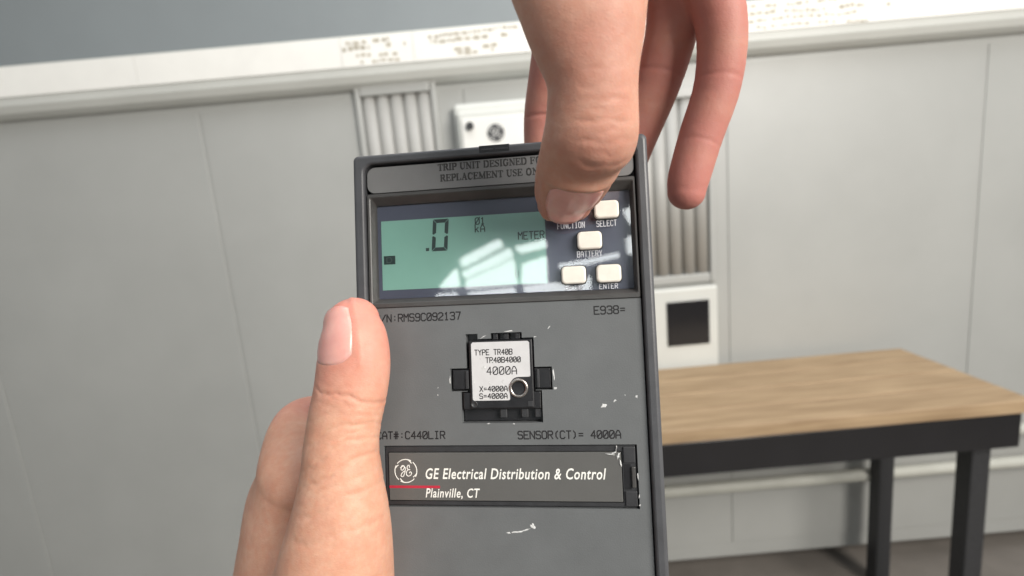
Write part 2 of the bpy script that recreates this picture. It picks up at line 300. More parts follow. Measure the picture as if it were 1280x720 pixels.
# ------------------------------------------------------------------ the room behind: wall, switchgear, bench
def ray(px, py):
    return (CAM.to_3x3() @ Vector(((px-640)/FPX, -(py-360)/FPX, -1)))
def on_wall(px, py, Y):
    d = ray(px, py); t = Y/d.y; return d.x*t, 1.45+d.z*t
YW = 1.70                                         # front plane of the switchgear, metres from the camera
tag(box('wall', -14, 14, 2.2, 2.3, 0, 7, M['wall']), kind='structure')
tag(box('floor', -14, 14, -7.5, 2.3, -0.1, 0, M['floor']), kind='structure')
sg = empty('switchgear_cabinet', Matrix.Translation((0, YW, 0))); tag(sg, 'long grey metal switchgear cabinet with ribbed vent panels against the wall', 'cabinet')
_, zt = on_wall(550, 82, YW); _, zs = on_wall(550, 40, YW-0.02)
box('body', -4.9, 4.9, 0.0, 0.45, 0.08, zt-0.005, M['cab'], sg, 0.006)
# projecting top rail with a rounded lower lip, carrying the white label strip
prof = [(0.0, zt-0.055), (-0.02, zt-0.052), (-0.040, zt-0.04), (-0.052, zt-0.02), (-0.055, zt), (-0.055, zs), (0.44, zs), (0.44, zt-0.04)]
rail = loft('top_rail', [[(x, y, z) for y, z in prof] for x in (-4.9, 4.9)], M['cab_light'], sg, True, True)
def sheet(x0, x1, z0, z1, rows, seed):
    o = box('label_sheet', x0, x1, -0.059, -0.0565, z0, z1, M['paper'], rail)
    rnd = random.Random(seed); V = []; F = []
    for (ra, rb, zz, hh, wl) in rows:
        x = x0+(x1-x0)*ra
        while x < x0+(x1-x0)*rb:
            w = rnd.uniform(0.3, 1.5)*wl; k = len(V); y = -0.0596
            if rnd.random() < 0.12: x += w*1.5; continue
            zz += rnd.uniform(-.0025, .0025)
            V += [(x, y, zz), (x+w, y, zz), (x+w, y, zz+hh*rnd.uniform(.7, 1)), (x, y, zz+hh*rnd.uniform(.7, 1))]; F.append((k, k+1, k+2, k+3)); x += w+rnd.uniform(.2, .6)*wl
    if V: tag(mesh_obj('print_marks', V, F, M['print'], o), kind='stuff')
hh = zs-zt
xs = [on_wall(p, 60, YW)[0] for p in (-420, -120, 180, 432, 520, 664, 850, 1120, 1420, 1700)]
for i in range(9):
    a, b = xs[i]+0.0006, xs[i+1]-0.0006
    rows = [(0.08, 0.7, zt+hh*0.72, 0.011, 0.014), (0.02, 0.9, zt+hh*0.52, 0.013, 0.012), (0.2, 0.75, zt+hh*0.30, 0.010, 0.013), (0.25, 0.8, zt+hh*0.12, 0.009, 0.012)]
    if i not in (3, 4, 5, 6): rows = []
    if i == 4: rows = [(0.1, 0.92, zt+hh*0.72, 0.010, 0.013), (0.15, 0.8, zt+hh*0.55, 0.012, 0.014), (0.34, 0.66, zt+hh*0.28, 0.011, 0.016), (0.34, 0.66, zt+hh*0.12, 0.010, 0.016)]
    sheet(a, b, zt+0.003, zs-0.004, rows, i)
def louvre(px0, px1, pytop, n):
    x0, z1 = on_wall(px0, pytop, YW); x1, _ = on_wall(px1, pytop, YW); z0 = z1-0.62
    p = empty('vent_panel'); p.parent = sg; 
    box('frame_side', x0, x0+0.018, -0.022, 0.004, z0, z1, M['cab'], p, 0.004)
    box('frame_side', x1-0.018, x1, -0.022, 0.004, z0, z1, M['cab'], p, 0.004)
    box('frame_top', x0+0.019, x1-0.019, -0.026, 0.004, z1-0.035, z1-0.001, M['cab'], p, 0.004)
    box('frame_bottom', x0+0.019, x1-0.019, -0.022, 0.004, z0+0.001, z0+0.03, M['cab'], p, 0.004)
    w = (x1-x0-0.038)/n; me = None
    for i in range(n):
        cx = x0+0.019+w*(i+0.5)
        if me is None:
            loops = []
            for z in (z0+0.03, z1-0.036):
                l = [(w*0.5*math.cos(t), -0.020*math.sin(t)**0.8, z) for t in [math.pi*k/8 for k in range(9)]]
                loops.append(l + [(-w*0.5, 0.003, z), (w*0.5, 0.003, z)])
            r = loft('rib', loops, M['vent'], p, True, True); me = r.data; r.location.x = cx
            for q in me.polygons: q.use_smooth = len(q.vertices) == 4
        else:
            r = link('rib', me, None, p); r.location.x = cx
    return x0, x1, z0, z1
louvre(443, 545, 109, 5)
lr = louvre(752, 888, 118, 7)
for k in range(7):                                # cabinet doors with narrow joints
    a = lr[1]+0.05+(k-5)*0.82
    box('door', a, a+0.812, -0.0035, 0.003, 0.14, zt-0.075, M['cab'], sg, 0.0015)
# drawer with dark window under the right vent panel
x0, z1 = on_wall(760, 372, YW); _, z0 = on_wall(834, 464, YW)
dr = box('drawer_front', lr[0], lr[1], -0.03, 0.003, lr[2]-0.30, lr[2]-0.012, M['cab_light'], sg, 0.006)
wx, wz1 = on_wall(834, 379, YW-.04); _, wz0 = on_wall(838, 434, YW-.04)
box('drawer_window', wx, lr[1]-0.03, -0.034, -0.0305, wz0, wz1, M['glass_black'], dr, 0.001)
def breaker(pxl, pyt, wid, label, logo=True):
    x0, z1 = on_wall(pxl, pyt, YW-0.06); b = empty('circuit_breaker', Matrix.Translation((x0, YW, z1)))
    tag(b, label, 'circuit breaker')
    box('housing', 0, wid, -0.075, -0.002, -0.5, 0, M['cab_light'], b, 0.008)
    box('shoulder', -0.012, wid+0.012, -0.045, -0.003, -0.51, 0.028, M['cab_light'], b, 0.012)
    f = box('faceplate', 0.012, wid-0.012, -0.081, -0.0755, -0.48, -0.022, M['white'], b, 0.002)
    def disc(name, cx, cz, r, y0, y1, mat, parent, n=20):
        loops = [[(cx+r*math.cos(2*math.pi*k/n), y, cz+r*math.sin(2*math.pi*k/n)) for k in range(n)] for y in (y0, y1)]
        return loft(name, loops, mat, parent, True, True)
    k = disc('indicator_knob', 0.037, -0.033-0.012, 0.0115, -0.092, -0.0815, M['dark'], f)
    cx, cz = 0.112, -0.070
    e = disc('emblem', cx, cz, 0.026, -0.0826, -0.0812, M['emblem'], f, 28)
    P = []
    for q in range(4):
        a0 = q*math.pi/2+0.4
        P.append(([(0.0222*math.cos(a0+t), 0.0222*math.sin(a0+t)) for t in np.linspace(0, 1.1, 7)], 0.0011))
    P.append(([(0.000, 0.009), (-0.006, 0.012), (-0.012, 0.006), (-0.008, -0.002), (-0.002, 0.003), (-0.005, -0.012), (-0.012, -0.010)], 0.0012))
    P.append(([(0.012, 0.009), (0.006, 0.011), (0.003, 0.005), (0.009, 0.001), (0.003, -0.005), (0.008, -0.011), (0.014, -0.006)], 0.0012))
    s = strokes('emblem_script', P, M['white'], e, 0, 0.3, 1.0)
    s.location = (cx, -0.0828, cz); s.rotation_euler = (math.pi/2, 0, 0)
breaker(571, 141, 0.36, 'pale circuit breaker with white faceplate, knob and round emblem behind the pressing thumb')
# bench with wooden top
zb = 0.845
x0 = on_wall(700, 500, 1.5)[0]
bn = empty('workbench', Matrix.Translation((x0, 1.2, 0))); tag(bn, 'workbench with worn light wooden top and dark metal frame before the cabinet', 'workbench')
for i in range(4):
    box('plank', 0, 1.15, 0.0+i*0.112, 0.109+i*0.112, zb-0.035, zb+random.uniform(-.001, .001), M['wood'], bn, 0.003)
box('apron', 0.02, 1.13, 0.008, 0.04, zb-0.13, zb-0.037, M['glass_black'], bn, 0.004)
for lx in (0.05, 1.05):
    for ly in (0.05, 0.38): box('leg', lx, lx+0.05, ly, ly+0.05, 0, zb-0.131, M['dark'], bn, 0.004)
def pipe(p0, p1, r, label):
    d = Vector(p1)-Vector(p0); n = 14
    loops = [[(r*math.cos(2*math.pi*k/n), r*math.sin(2*math.pi*k/n), z) for k in range(n)] for z in (0, .004, d.length-.004, d.length)]
    loops[0] = [(x*.8, y*.8, z) for x, y, z in loops[0]]; loops[-1] = [(x*.8, y*.8, z) for x, y, z in loops[-1]]
    o = loft('conduit_pipe', loops, M['pipe'], None, True, True, smooth=False); o.location = p0; o.rotation_euler = d.to_track_quat('Z', 'Y').to_euler()
    tag(o, label, 'pipe')
pipe((0.35, 1.64, 0.52), (2.2, 1.64, 0.52), 0.02, 'upper pale conduit pipe running under the workbench')
pipe((0.35, 1.64, 0.40), (2.2, 1.64, 0.40), 0.02, 'lower pale conduit pipe running under the workbench')

# ------------------------------------------------------------------ gable glazing of the hall behind the camera (seen mirrored in the display)
RL = np.array([[0.99054305, -0.03846188, 0.131701], [0.04456815, 0.9980486, -0.04373422], [-0.1297619, 0.04919029, 0.99032427]])
CL = np.array([(632-640)/FPX, -(430-360)/FPX, 1])*0.160
DEV = CAM @ Matrix(((RL[0, 0], RL[0, 1], -RL[0, 2], CL[0]), (RL[1, 0], RL[1, 1], -RL[1, 2], CL[1]), (-RL[2, 0], -RL[2, 1], RL[2, 2], -CL[2]), (0, 0, 0, 1)))
dn = DEV.to_3x3() @ Vector((0, 0, 1))
YG = -6.0
def mirrored(px, py, Y=YG):
    d = ray(px, py).normalized(); p0 = DEV @ Vector((0, 0, -0.002)); o = Vector((0, 0, 1.45))
    t = (p0-o).dot(dn)/d.dot(dn); h = o+d*t; r = d-2*d.dot(dn)*dn
    k = (Y-h.y)/r.y; q = h+r*k; return q.x, q.z
gw = box('gable_wall', -14, 14, -6.35, -6.2, 0, 7, M['wall']); tag(gw, kind='structure')
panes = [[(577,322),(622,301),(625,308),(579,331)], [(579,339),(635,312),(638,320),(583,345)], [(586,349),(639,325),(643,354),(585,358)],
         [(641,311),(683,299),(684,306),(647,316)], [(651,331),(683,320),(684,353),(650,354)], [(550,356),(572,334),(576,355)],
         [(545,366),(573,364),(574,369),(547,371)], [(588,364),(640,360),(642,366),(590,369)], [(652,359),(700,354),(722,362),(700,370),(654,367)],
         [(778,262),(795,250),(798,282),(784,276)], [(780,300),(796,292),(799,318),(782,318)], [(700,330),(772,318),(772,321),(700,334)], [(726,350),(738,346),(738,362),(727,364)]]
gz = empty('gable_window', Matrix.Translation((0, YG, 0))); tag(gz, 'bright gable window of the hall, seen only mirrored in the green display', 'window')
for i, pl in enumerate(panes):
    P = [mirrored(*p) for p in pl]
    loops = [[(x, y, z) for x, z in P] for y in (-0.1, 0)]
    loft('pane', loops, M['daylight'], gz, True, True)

# ------------------------------------------------------------------ trip unit
S = 0.001
tu = empty('trip_unit', DEV)
tag(tu, 'dark grey electronic trip unit with green display and cream keys held in two hands', 'trip unit')
hs = loft('housing', [rrect(-45.6, 43.4, -93.5, 60.6, 1.6, -34), rrect(-47.5, 45.3, -95, 62.0, 1.7, 0.2), rrect(-47.3, 45.1, -94.8, 61.8, 1.6, 0.9), rrect(-46.8, 44.6, -94.3, 61.3, 1.4, 1.3), rrect(-46.3, 44.1, -93.8, 60.8, 1.2, 1.45),
     rrect(-44.5, 42.5, -91.2, 59.5, 3.2, 1.45), rrect(-44.1, 42.1, -90.8, 59.1, 3.0, 1.25), rrect(-43.8, 41.8, -90.5, 58.9, 3.0, 0.8), rrect(-43.5, 41.4, -90.2, 58.7, 3.0, -3.6)], M['rim'], tu, True, True, S)
# latch slot on the top rim, its shaded recess drawn as a black block
ls = box('latch_slot_shade', -5.9, 3.7, 59.6, 61.9, 0.9, 1.5, M['black'], hs, 0.15, S)
for a, b in ((-5.2, -1.4), (-0.8, 3.2)): box('latch_prong', a, b, 60.2, 60.8, 1.45, 1.65, M['dark'], ls, 0.12, S)
# upper legend strip
st = loft('legend_strip', [rrect(-43.2, 41.1, 49.5, 58.0, 2.6, -1.5), rrect(-43.2, 41.1, 49.5, 58.0, 2.6, 0.1), rrect(-43.0, 40.9, 49.6, 57.8, 2.5, 0.35)], M['strip'], tu, True, True, S)
serif('legend_text', 'TRIP UNIT DESIGNED FOR', -19.5, 55.35, 0.343, 2.05, M['ink_soft'], st, 0.37)
serif('legend_text', 'REPLACEMENT USE ONLY', -18.8, 51.9, 0.343, 2.05, M['ink_soft'], st, 0.37)
# display surround
def rect(x0, x1, y0, y1, z): return rrect(x0, x1, y0, y1, 0.5, z, 2)
ds = loft('display_surround', [rect(-43.3, 41.2, 12.6, 49.3, -3.2), rect(-43.3, 41.2, 12.6, 49.3, 0.3), rect(-43.1, 41.0, 12.8, 49.1, 0.5), rect(-42.5, 40.7, 13.9, 48.3, 0.5), rect(-42.2, 40.5, 14.2, 48.0, 0.3), rect(-41.4, 39.9, 15.4, 45.9, -2.2), rect(-41.2, 39.7, 15.6, 45.7, -3.2)], M['bezel'], tu, False, False, S)
mk = box('display_mask', -41.25, 39.75, 15.55, 45.75, -3.3, -2.9, M['mask'], tu, 0, S)
lc = box('lcd_screen', -40.0, 13.5, 18.35, 40.9, -2.88, -2.80, M['lcd'], mk, 0, S)
zl = -2.78
def seg_poly(P): return [(x, y) for x, y in P]
xL, xR, yT, yB, yM, t, sl = -23.3, -18.1, 40.5, 30.2, 35.35, 1.2, 0.075
def sk(x, y): return (x+(y-yB)*sl, y)
g = 0.12
segs = [[(xL+g, yT), (xR-g, yT), (xR-t, yT-t), (xL+t, yT-t)], [(xL+g, yB), (xR-g, yB), (xR-t, yB+t), (xL+t, yB+t)],
        [(xL, yT-g), (xL+t, yT-t-g), (xL+t, yM+.75), (xL+.4, yM+.2), (xL, yM+.45)], [(xR, yT-g), (xR-t, yT-t-g), (xR-t, yM+.75), (xR-.4, yM+.2), (xR, yM+.45)],
        [(xL, yB+g), (xL+t, yB+t+g), (xL+t, yM-.75), (xL+.4, yM-.2), (xL, yM-.45)], [(xR, yB+g), (xR-t, yB+t+g), (xR-t, yM-.75), (xR-.4, yM-.2), (xR, yM-.45)]]
for s_ in segs: prism('lcd_segment', [sk(*p) for p in s_], zl-0.03, zl, M['seg'], lc, S)
box('lcd_point', -25.2, -24.1, 30.4, 31.4, zl-0.03, zl, M['seg'], lc, 0, S)
blk = box('lcd_flag', -39.4, -35.5, 26.7, 29.5, zl-0.03, zl, M['seg'], lc, 0.1, S, vert_only=True)
strokes('lcd_flag_mark', [([(-38.4, 28.9), (-38.4, 27.3), (-37.2, 27.3), (-36.6, 28.1), (-37.2, 28.9), (-38.4, 28.9)], 0.12)], M['seg_dim'], blk, zl+0.015)
plot('lcd_text', 'o1', -8.7, 38.1, 1.75, 2.05, M['seg'], lc, zl, 0.16, 0.74)
plot('lcd_text', 'kA', -8.8, 35.6, 1.75, 2.15, M['seg'], lc, zl, 0.16, 0.74)
plot('lcd_text', 'METER', 4.95, 32.45, 1.72, 2.3, M['seg'], lc, zl, 0.16, 0.72)
plot('lcd_text', 'U', 3.6, 20.6, 1.5, 2.2, M['seg_dim'], lc, zl, 0.12, 0.6)
box('display_lens', -41.15, 39.65, 15.65, 45.65, -2.3, -1.9, M['lens'], tu, 0, S)
# keys
zk = -1.9
for nm, kx, ky, tx, w, ty in (('FUNCTION', 21.6, 40.0, 17.4, 8.6, 34.9), ('SELECT', 32.5, 39.9, 29.4, 6.3, 34.9), ('BATTERY', 27.0, 30.7, 23.1, 7.8, 25.8), ('VALUE', 21.7, 20.3, 18.8, 5.6, 15.75), ('ENTER', 32.3, 20.3, 29.4, 5.8, 15.75)):
    rim = loft('key_well', [rrect(kx-4.05, kx+4.05, ky-3.0, ky+3.0, 1.5, zk+0.01), rrect(kx-4.0, kx+4.0, ky-2.95, ky+2.95, 1.5, zk+0.12)], M['black'], tu, True, True, S)
    k = loft('key', [rrect(kx-3.75, kx+3.75, ky-2.75, ky+2.75, 1.3, zk+0.1), rrect(kx-3.7, kx+3.7, ky-2.7, ky+2.7, 1.3, zk+1.2), rrect(kx-3.55, kx+3.55, ky-2.55, ky+2.55, 1.25, zk+1.5), rrect(kx-3.2, kx+3.2, ky-2.2, ky+2.2, 1.1, zk+1.68)], M['key'], tu, True, True, S)
    plot('key_legend', nm, tx, ty, w/len(nm), 1.75 if ty > 16 else 1.45, M['key_ink'], rim, zk+0.03, 0.12, 0.66, 0.03)
# lower face panel with openings
holes = [(-12.5, 8.7, -14.4, 1.8), (-12.5, -8.7, 1.7, 3.4), (-4.6, 5.1, 1.7, 3.5), (-14.5, 10.6, -24.0, -14.3), (-17.7, -12.4, -14.2, -7.1), (8.6, 13.9, -14.2, -7.2), (-40.0, 38.0, -49.5, -30.7)]
def panel(name, X0, X1, Y0, Y1, z, zb, mat, parent):
    gx = sorted({X0, X1} | {h for H in holes for h in H[:2]}); gy = sorted({Y0, Y1} | {h for H in holes for h in H[2:]})
    def hole(i, j):
        if i < 0 or j < 0 or i >= len(gx)-1 or j >= len(gy)-1: return False
        x, y = (gx[i]+gx[i+1])/2, (gy[j]+gy[j+1])/2
        return any(a < x < b and c < y < d for a, b, c, d in holes)
    bm = bmesh.new(); vc = {}
    def v(x, y, zz):
        k = (x, y, zz)
        if k not in vc: vc[k] = bm.verts.new((x*S, y*S, zz*S))
        return vc[k]
    for i in range(len(gx)-1):
        for j in range(len(gy)-1):
            if not hole(i, j):
                bm.faces.new([v(gx[i], gy[j], z), v(gx[i+1], gy[j], z), v(gx[i+1], gy[j+1], z), v(gx[i], gy[j+1], z)]); continue
            for di, dj, e in ((-1, 0, ((gx[i], gy[j]), (gx[i], gy[j+1]))), (1, 0, ((gx[i+1], gy[j]), (gx[i+1], gy[j+1]))), (0, -1, ((gx[i], gy[j]), (gx[i+1], gy[j]))), (0, 1, ((gx[i], gy[j+1]), (gx[i+1], gy[j+1])))):
                if not hole(i+di, j+dj):
                    (a, b), (c, d) = e; bm.faces.new([v(a, b, z), v(c, d, z), v(c, d, zb), v(a, b, zb)])
    bmesh.ops.recalc_face_normals(bm, faces=bm.faces)
    if sum(f.normal.z*f.calc_area() for f in bm.faces) < 0: bmesh.ops.reverse_faces(bm, faces=bm.faces)
    me = bpy.data.meshes.new(name); bm.to_mesh(me); bm.free(); return link(name, me, mat, parent)
fp = panel('face_panel', -43.4, 41.3, -90.1, 12.5, 0.0, -3.5, M['face'], tu)
plot('serial_text', 'S/N:RMS9C092137', -41.5, 8.1, 1.872, 2.3, M['ink'], fp, 0.01)
plot('code_text', 'E938=', 27.4, 8.1, 1.92, 2.3, M['ink'], fp, 0.01)
plot('catalogue_text', 'CAT#:C440LIR', -42.1, -28.6, 1.872, 2.2, M['ink'], fp, 0.01)
plot('sensor_text', 'SENSOR(CT)= 4000A', 2.8, -28.85, 1.83, 2.25, M['ink'], fp, 0.01)
# socket floor
box('socket_well', -18.2, 14.4, -24.5, 4.0, -9, -3.55, M['black'], tu, 0, S)
# nameplate slide
pr = loft('nameplate_frame', [rect(-39.85, 37.85, -49.35, -30.85, -3.4), rect(-39.85, 37.85, -49.35, -30.85, -0.9), rect(-39.5, 37.5, -49.0, -31.2, -0.6), rect(-38.9, 33.6, -47.9, -32.7, -0.6), rect(-38.8, 33.5, -47.8, -32.8, -1.4)], M['dark'], tu, True, True, S)
pt = box('nameplate', -38.6, 33.3, -47.6, -33.0, -1.4, -0.25, M['plate'], tu, 0.18, S)
zp = -0.24
font('maker_text', 'GE Electrical Distribution & Control', -26.7, -40.95, 55.4, 3.15, M['white_ink'], pt, zp, 0.22, 0.014)
font('town_text', 'Plainville, CT', -26.9, -46.6, 17.2, 2.7, M['white_ink'], pt, zp, 0.22, 0.012)
box('red_rule', -38.55, -22.2, -43.85, -43.05, zp, zp+0.03, M['red_ink'], pt, 0, S)
cx, cy = -33.1, -38.6
P = []
for q in range(4):
    a0 = math.radians(62+q*90)
    arc = [(cx+3.55*math.cos(a0+t_), cy+3.55*math.sin(a0+t_)) for t_ in np.linspace(0, 1.32, 12)]
    P.append((arc, 0.16))
    P.append(([(cx+(3.55-0.55*(1-u))*math.cos(a0+u*0.45-0.16), cy+(3.55-0.55*(1-u))*math.sin(a0+u*0.45-0.16)) for u in np.linspace(0, 1, 6)], 0.17))
def curve(pts, n=6):
    pts = [np.array(p, float) for p in pts]; out = []
    Q = [2*pts[0]-pts[1]]+pts+[2*pts[-1]-pts[-2]]
    for i in range(1, len(Q)-2):
        for k in range(n):
            u = k/n; a, b, c, d = Q[i-1:i+3]
            out.append(tuple(0.5*(2*b+(c-a)*u+(2*a-5*b+4*c-d)*u*u+(3*b-a-3*c+d)*u**3)))
    return out+[tuple(pts[-1])]
Gs = [(-1.7,1.0),(-1.0,1.7),(-.45,1.2),(-.9,.35),(-1.5,.35),(-1.45,1.1),(-.7,1.5),(-.15,.9),(-.35,-.5),(-.9,-1.7),(-1.6,-1.5),(-1.2,-.6),(-.2,.1)]
Es = [(1.2,1.1),(1.15,1.75),(.6,1.6),(.45,.8),(.95,.35),(1.3,.5),(.6,.3),(.15,-.6),(.5,-1.5),(1.4,-1.4),(1.85,-.7),(1.5,-.2),(1.15,-.6)]
for gpts in (Gs, Es): P.append(([(cx+x, cy+y) for x, y in curve(gpts, 4)], 0.15))
strokes('monogram', P, M['white_ink'], pt, zp)
# tab end of the slide
box('tab_block', 33.9, 37.4, -36.2, -31.4, -0.62, -0.1, M['dark'], pr, 0.25, S)
box('tab_block', 34.0, 37.5, -48.8, -44.4, -0.62, -0.1, M['dark'], pr, 0.25, S)
box('tab_slot', 33.9, 36.0, -44.0, -36.6, -0.62, -0.55, M['black'], pr, 0, S)
box('tab_latch', 36.1, 37.3, -43.4, -37.2, -0.62, 0.15, M['bezel'], pr, 0.3, S)
# worn and chipped plastic
def scuff(x, y, rx, ry, ang, z, parent, seed, hgt=0.06):
    rnd = random.Random(seed); n = 11; ca, sa = math.cos(ang), math.sin(ang); L = []
    for f_, zz in ((1, z-0.02), (0.6, z+hgt)):
        rr = random.Random(seed); l = []
        for k in range(n):
            q = rr.uniform(0.45, 1.1)*f_; a, b = rx*q*math.cos(2*math.pi*k/n), ry*q*math.sin(2*math.pi*k/n)
            l.append((x+a*ca-b*sa, y+a*sa+b*ca, zz+rnd.uniform(0, hgt*.5)))
        L.append(l)
    return loft('scuff', L, M['scuff'], parent, True, True, S)
for a in ((1.6,-56.6,1.9,.38,.12,.0),(4.0,-56.0,1.5,.3,.3,.0),(6.2,-54.9,.75,1.1,.5,.0),(-1.3,-56.9,.8,.3,0,0),(28.9,-19.3,1.0,.75,.3,.0),(32.2,-17.8,.7,.35,.6,.0),(35.3,-16.2,.25,.2,0,0),(38.6,-16.7,.45,.55,0,0),(-21.8,-13.0,.22,.18,0,0),(-21.9,-15.2,.25,.2,0,0),(13.5,4.6,.7,.25,.9,0),(9.1,1.9,.7,.2,.2,0),
          (14.3,-9.5,.3,2.0,.1,0),(14.6,-13.8,.7,.5,.5,0),(-17.9,-10.8,.25,1.6,0,0),(-6.8,2.5,1.4,.22,.5,0),(1.2,3.9,2.2,.25,.05,0),(-6.2,-24.2,.7,.2,0,0),(1.6,-24.3,.4,.2,0,0)): scuff(*a[:5], 0.0, fp, int(abs(a[0]*37+a[1]*11)))
for a in ((31.2,-33.2,1.6,.35,.3),(32.4,-34.2,1.1,.5,1.2),(33.0,-36.2,.4,1.2,.3),(30.0,-33.6,1.8,.25,-.1),(32.0,-31.9,.22,1.0,-.2)): scuff(*a, zp, pt, int(abs(a[0]*53+a[1]*7)), 0.22)
for a in ((37.9,-40.2,.25,1.6,0),(38.0,-45.8,.22,.9,0),(38.0,-48.4,.3,.4,0)): scuff(*a, 0.0, fp, int(abs(a[0]*31+a[1]*5)))

# ------------------------------------------------------------------ rating plug
rp = empty('rating_plug', DEV @ Matrix.Translation((-1.7*S, -9*S, 0)))
tag(rp, 'black rating plug with white sticker and round steel hole, seated in the grey face', 'rating plug')
ox, oy = 1.7, 9.0
def rb(name, x0, x1, y0, y1, z0, z1, mat, par, bev=0.2): return box(name, x0+ox, x1+ox, y0+oy, y1+oy, z0, z1, mat, par, bev, S)
bd = rb('body', -11.6, 8.2, -19.6, 1.3, -6, 0.25, M['black'], rp, 0.35)
rb('flange', -14.0, 10.2, -19.9, -14.7, -6, -0.25, M['black'], rp, 0.3)
rb('clip', -17.2, -11.8, -13.8, -7.6, -6, -0.55, M['black'], rp, 0.3); rb('clip', 8.4, 13.5, -13.8, -7.6, -6, -0.55, M['black'], rp, 0.3)
rb('clip_rib', -12.9, -12.0, -13.5, -7.9, -0.6, 0.1, M['dark'], rp, 0.15); rb('clip_rib', 9.2, 10.0, -13.5, -7.9, -0.6, 0.1, M['dark'], rp, 0.15)
for a in (-4.0, -0.6, 3.0): rb('top_tooth', a, a+1.5, 1.4, 3.2, -6, -0.5, M['black'], rp, 0.15)
for a in (-2.6, 4.0, 8.2): rb('bottom_tooth', a, a+2.1, -22.6, -20.0, -6, -0.8, M['dark'], rp, 0.2)
rb('foot', -14.2, 10.4, -23.8, -20.0, -6, -2.4, M['black'], rp, 0.2)
pts = [(-10.3, 0.8), (-10.8, 0.3), (-10.8, -16.7), (-10.4, -17.1), (0.5, -17.1), (0.8, -16.8), (0.8, -13.4)]
pts += [(3.56+2.85*math.cos(a), -13.4+3.3*math.sin(a)) for a in np.linspace(math.pi*0.98, math.pi*0.5, 8)] + [(7.0, -10.1), (7.3, -9.8), (7.3, 0.3), (6.8, 0.8)]
sk_ = prism('sticker', [(x+ox, y+oy) for x, y in pts], 0.26, 0.34, M['sticker'], rp, S)
zz = 0.35
def rt(txt, x, y, p, h, r=0.14): plot('sticker_text', txt, x+ox, y+oy, p, h, M['ink'], sk_, zz, r, 0.72)
rt('TYPE TR40B', -9.7, -3.15, 1.2, 1.6); rt('TR40B4000', -6.3, -5.55, 1.23, 1.55); rt('4000A', -6.1, -9.2, 1.95, 2.3, 0.15); rt('X=4000A', -8.5, -14.3, 1.27, 1.5); rt('S=4000A', -8.6, -16.5, 1.27, 1.5)
for a in ((-4.6,-5.3,.7,.45,.4),(-7.0,-7.0,1.1,.6,.7),(-5.4,-11.8,.3,1.1,.5),(-6.6,-13.4,.4,.2,.2),(-10.2,-11.5,.4,.9,0)):
    o = scuff(a[0]+ox, a[1]+oy, *a[2:], zz-0.01, sk_, int(abs(a[0]*29)), 0.03); o.name = 'worn_patch'
n = 28
def ring(name, cx, cy, prof, mat, par):
    loops = [[(cx+r*math.cos(2*math.pi*k/n), cy+r*math.sin(2*math.pi*k/n), z) for k in range(n)] for r, z in prof]
    o = loft(name, loops, mat, par, False, True, S, True); return o
ring('steel_bushing', 3.56+ox, -13.45+oy, [(2.95, 0.2), (2.9, 0.6), (2.6, 0.72), (2.2, 0.68), (2.05, 0.4), (2.0, 0.27)], M['steel'], rp)
ring('bushing_bore', 3.56+ox, -13.45+oy, [(1.98, 0.6), (1.95, 0.29), (1.9, 0.28)], M['black'], rp)
ring('corner_stud', -10.4+ox, -18.2+oy, [(1.05, 0.2), (1.0, 0.42), (0.8, 0.45), (0.7, 0.3)], M['dark'], rp)
rb('corner_boss', 6.2, 7.8, -19.1, -17.5, 0.2, 0.42, M['dark'], rp, 0.12)

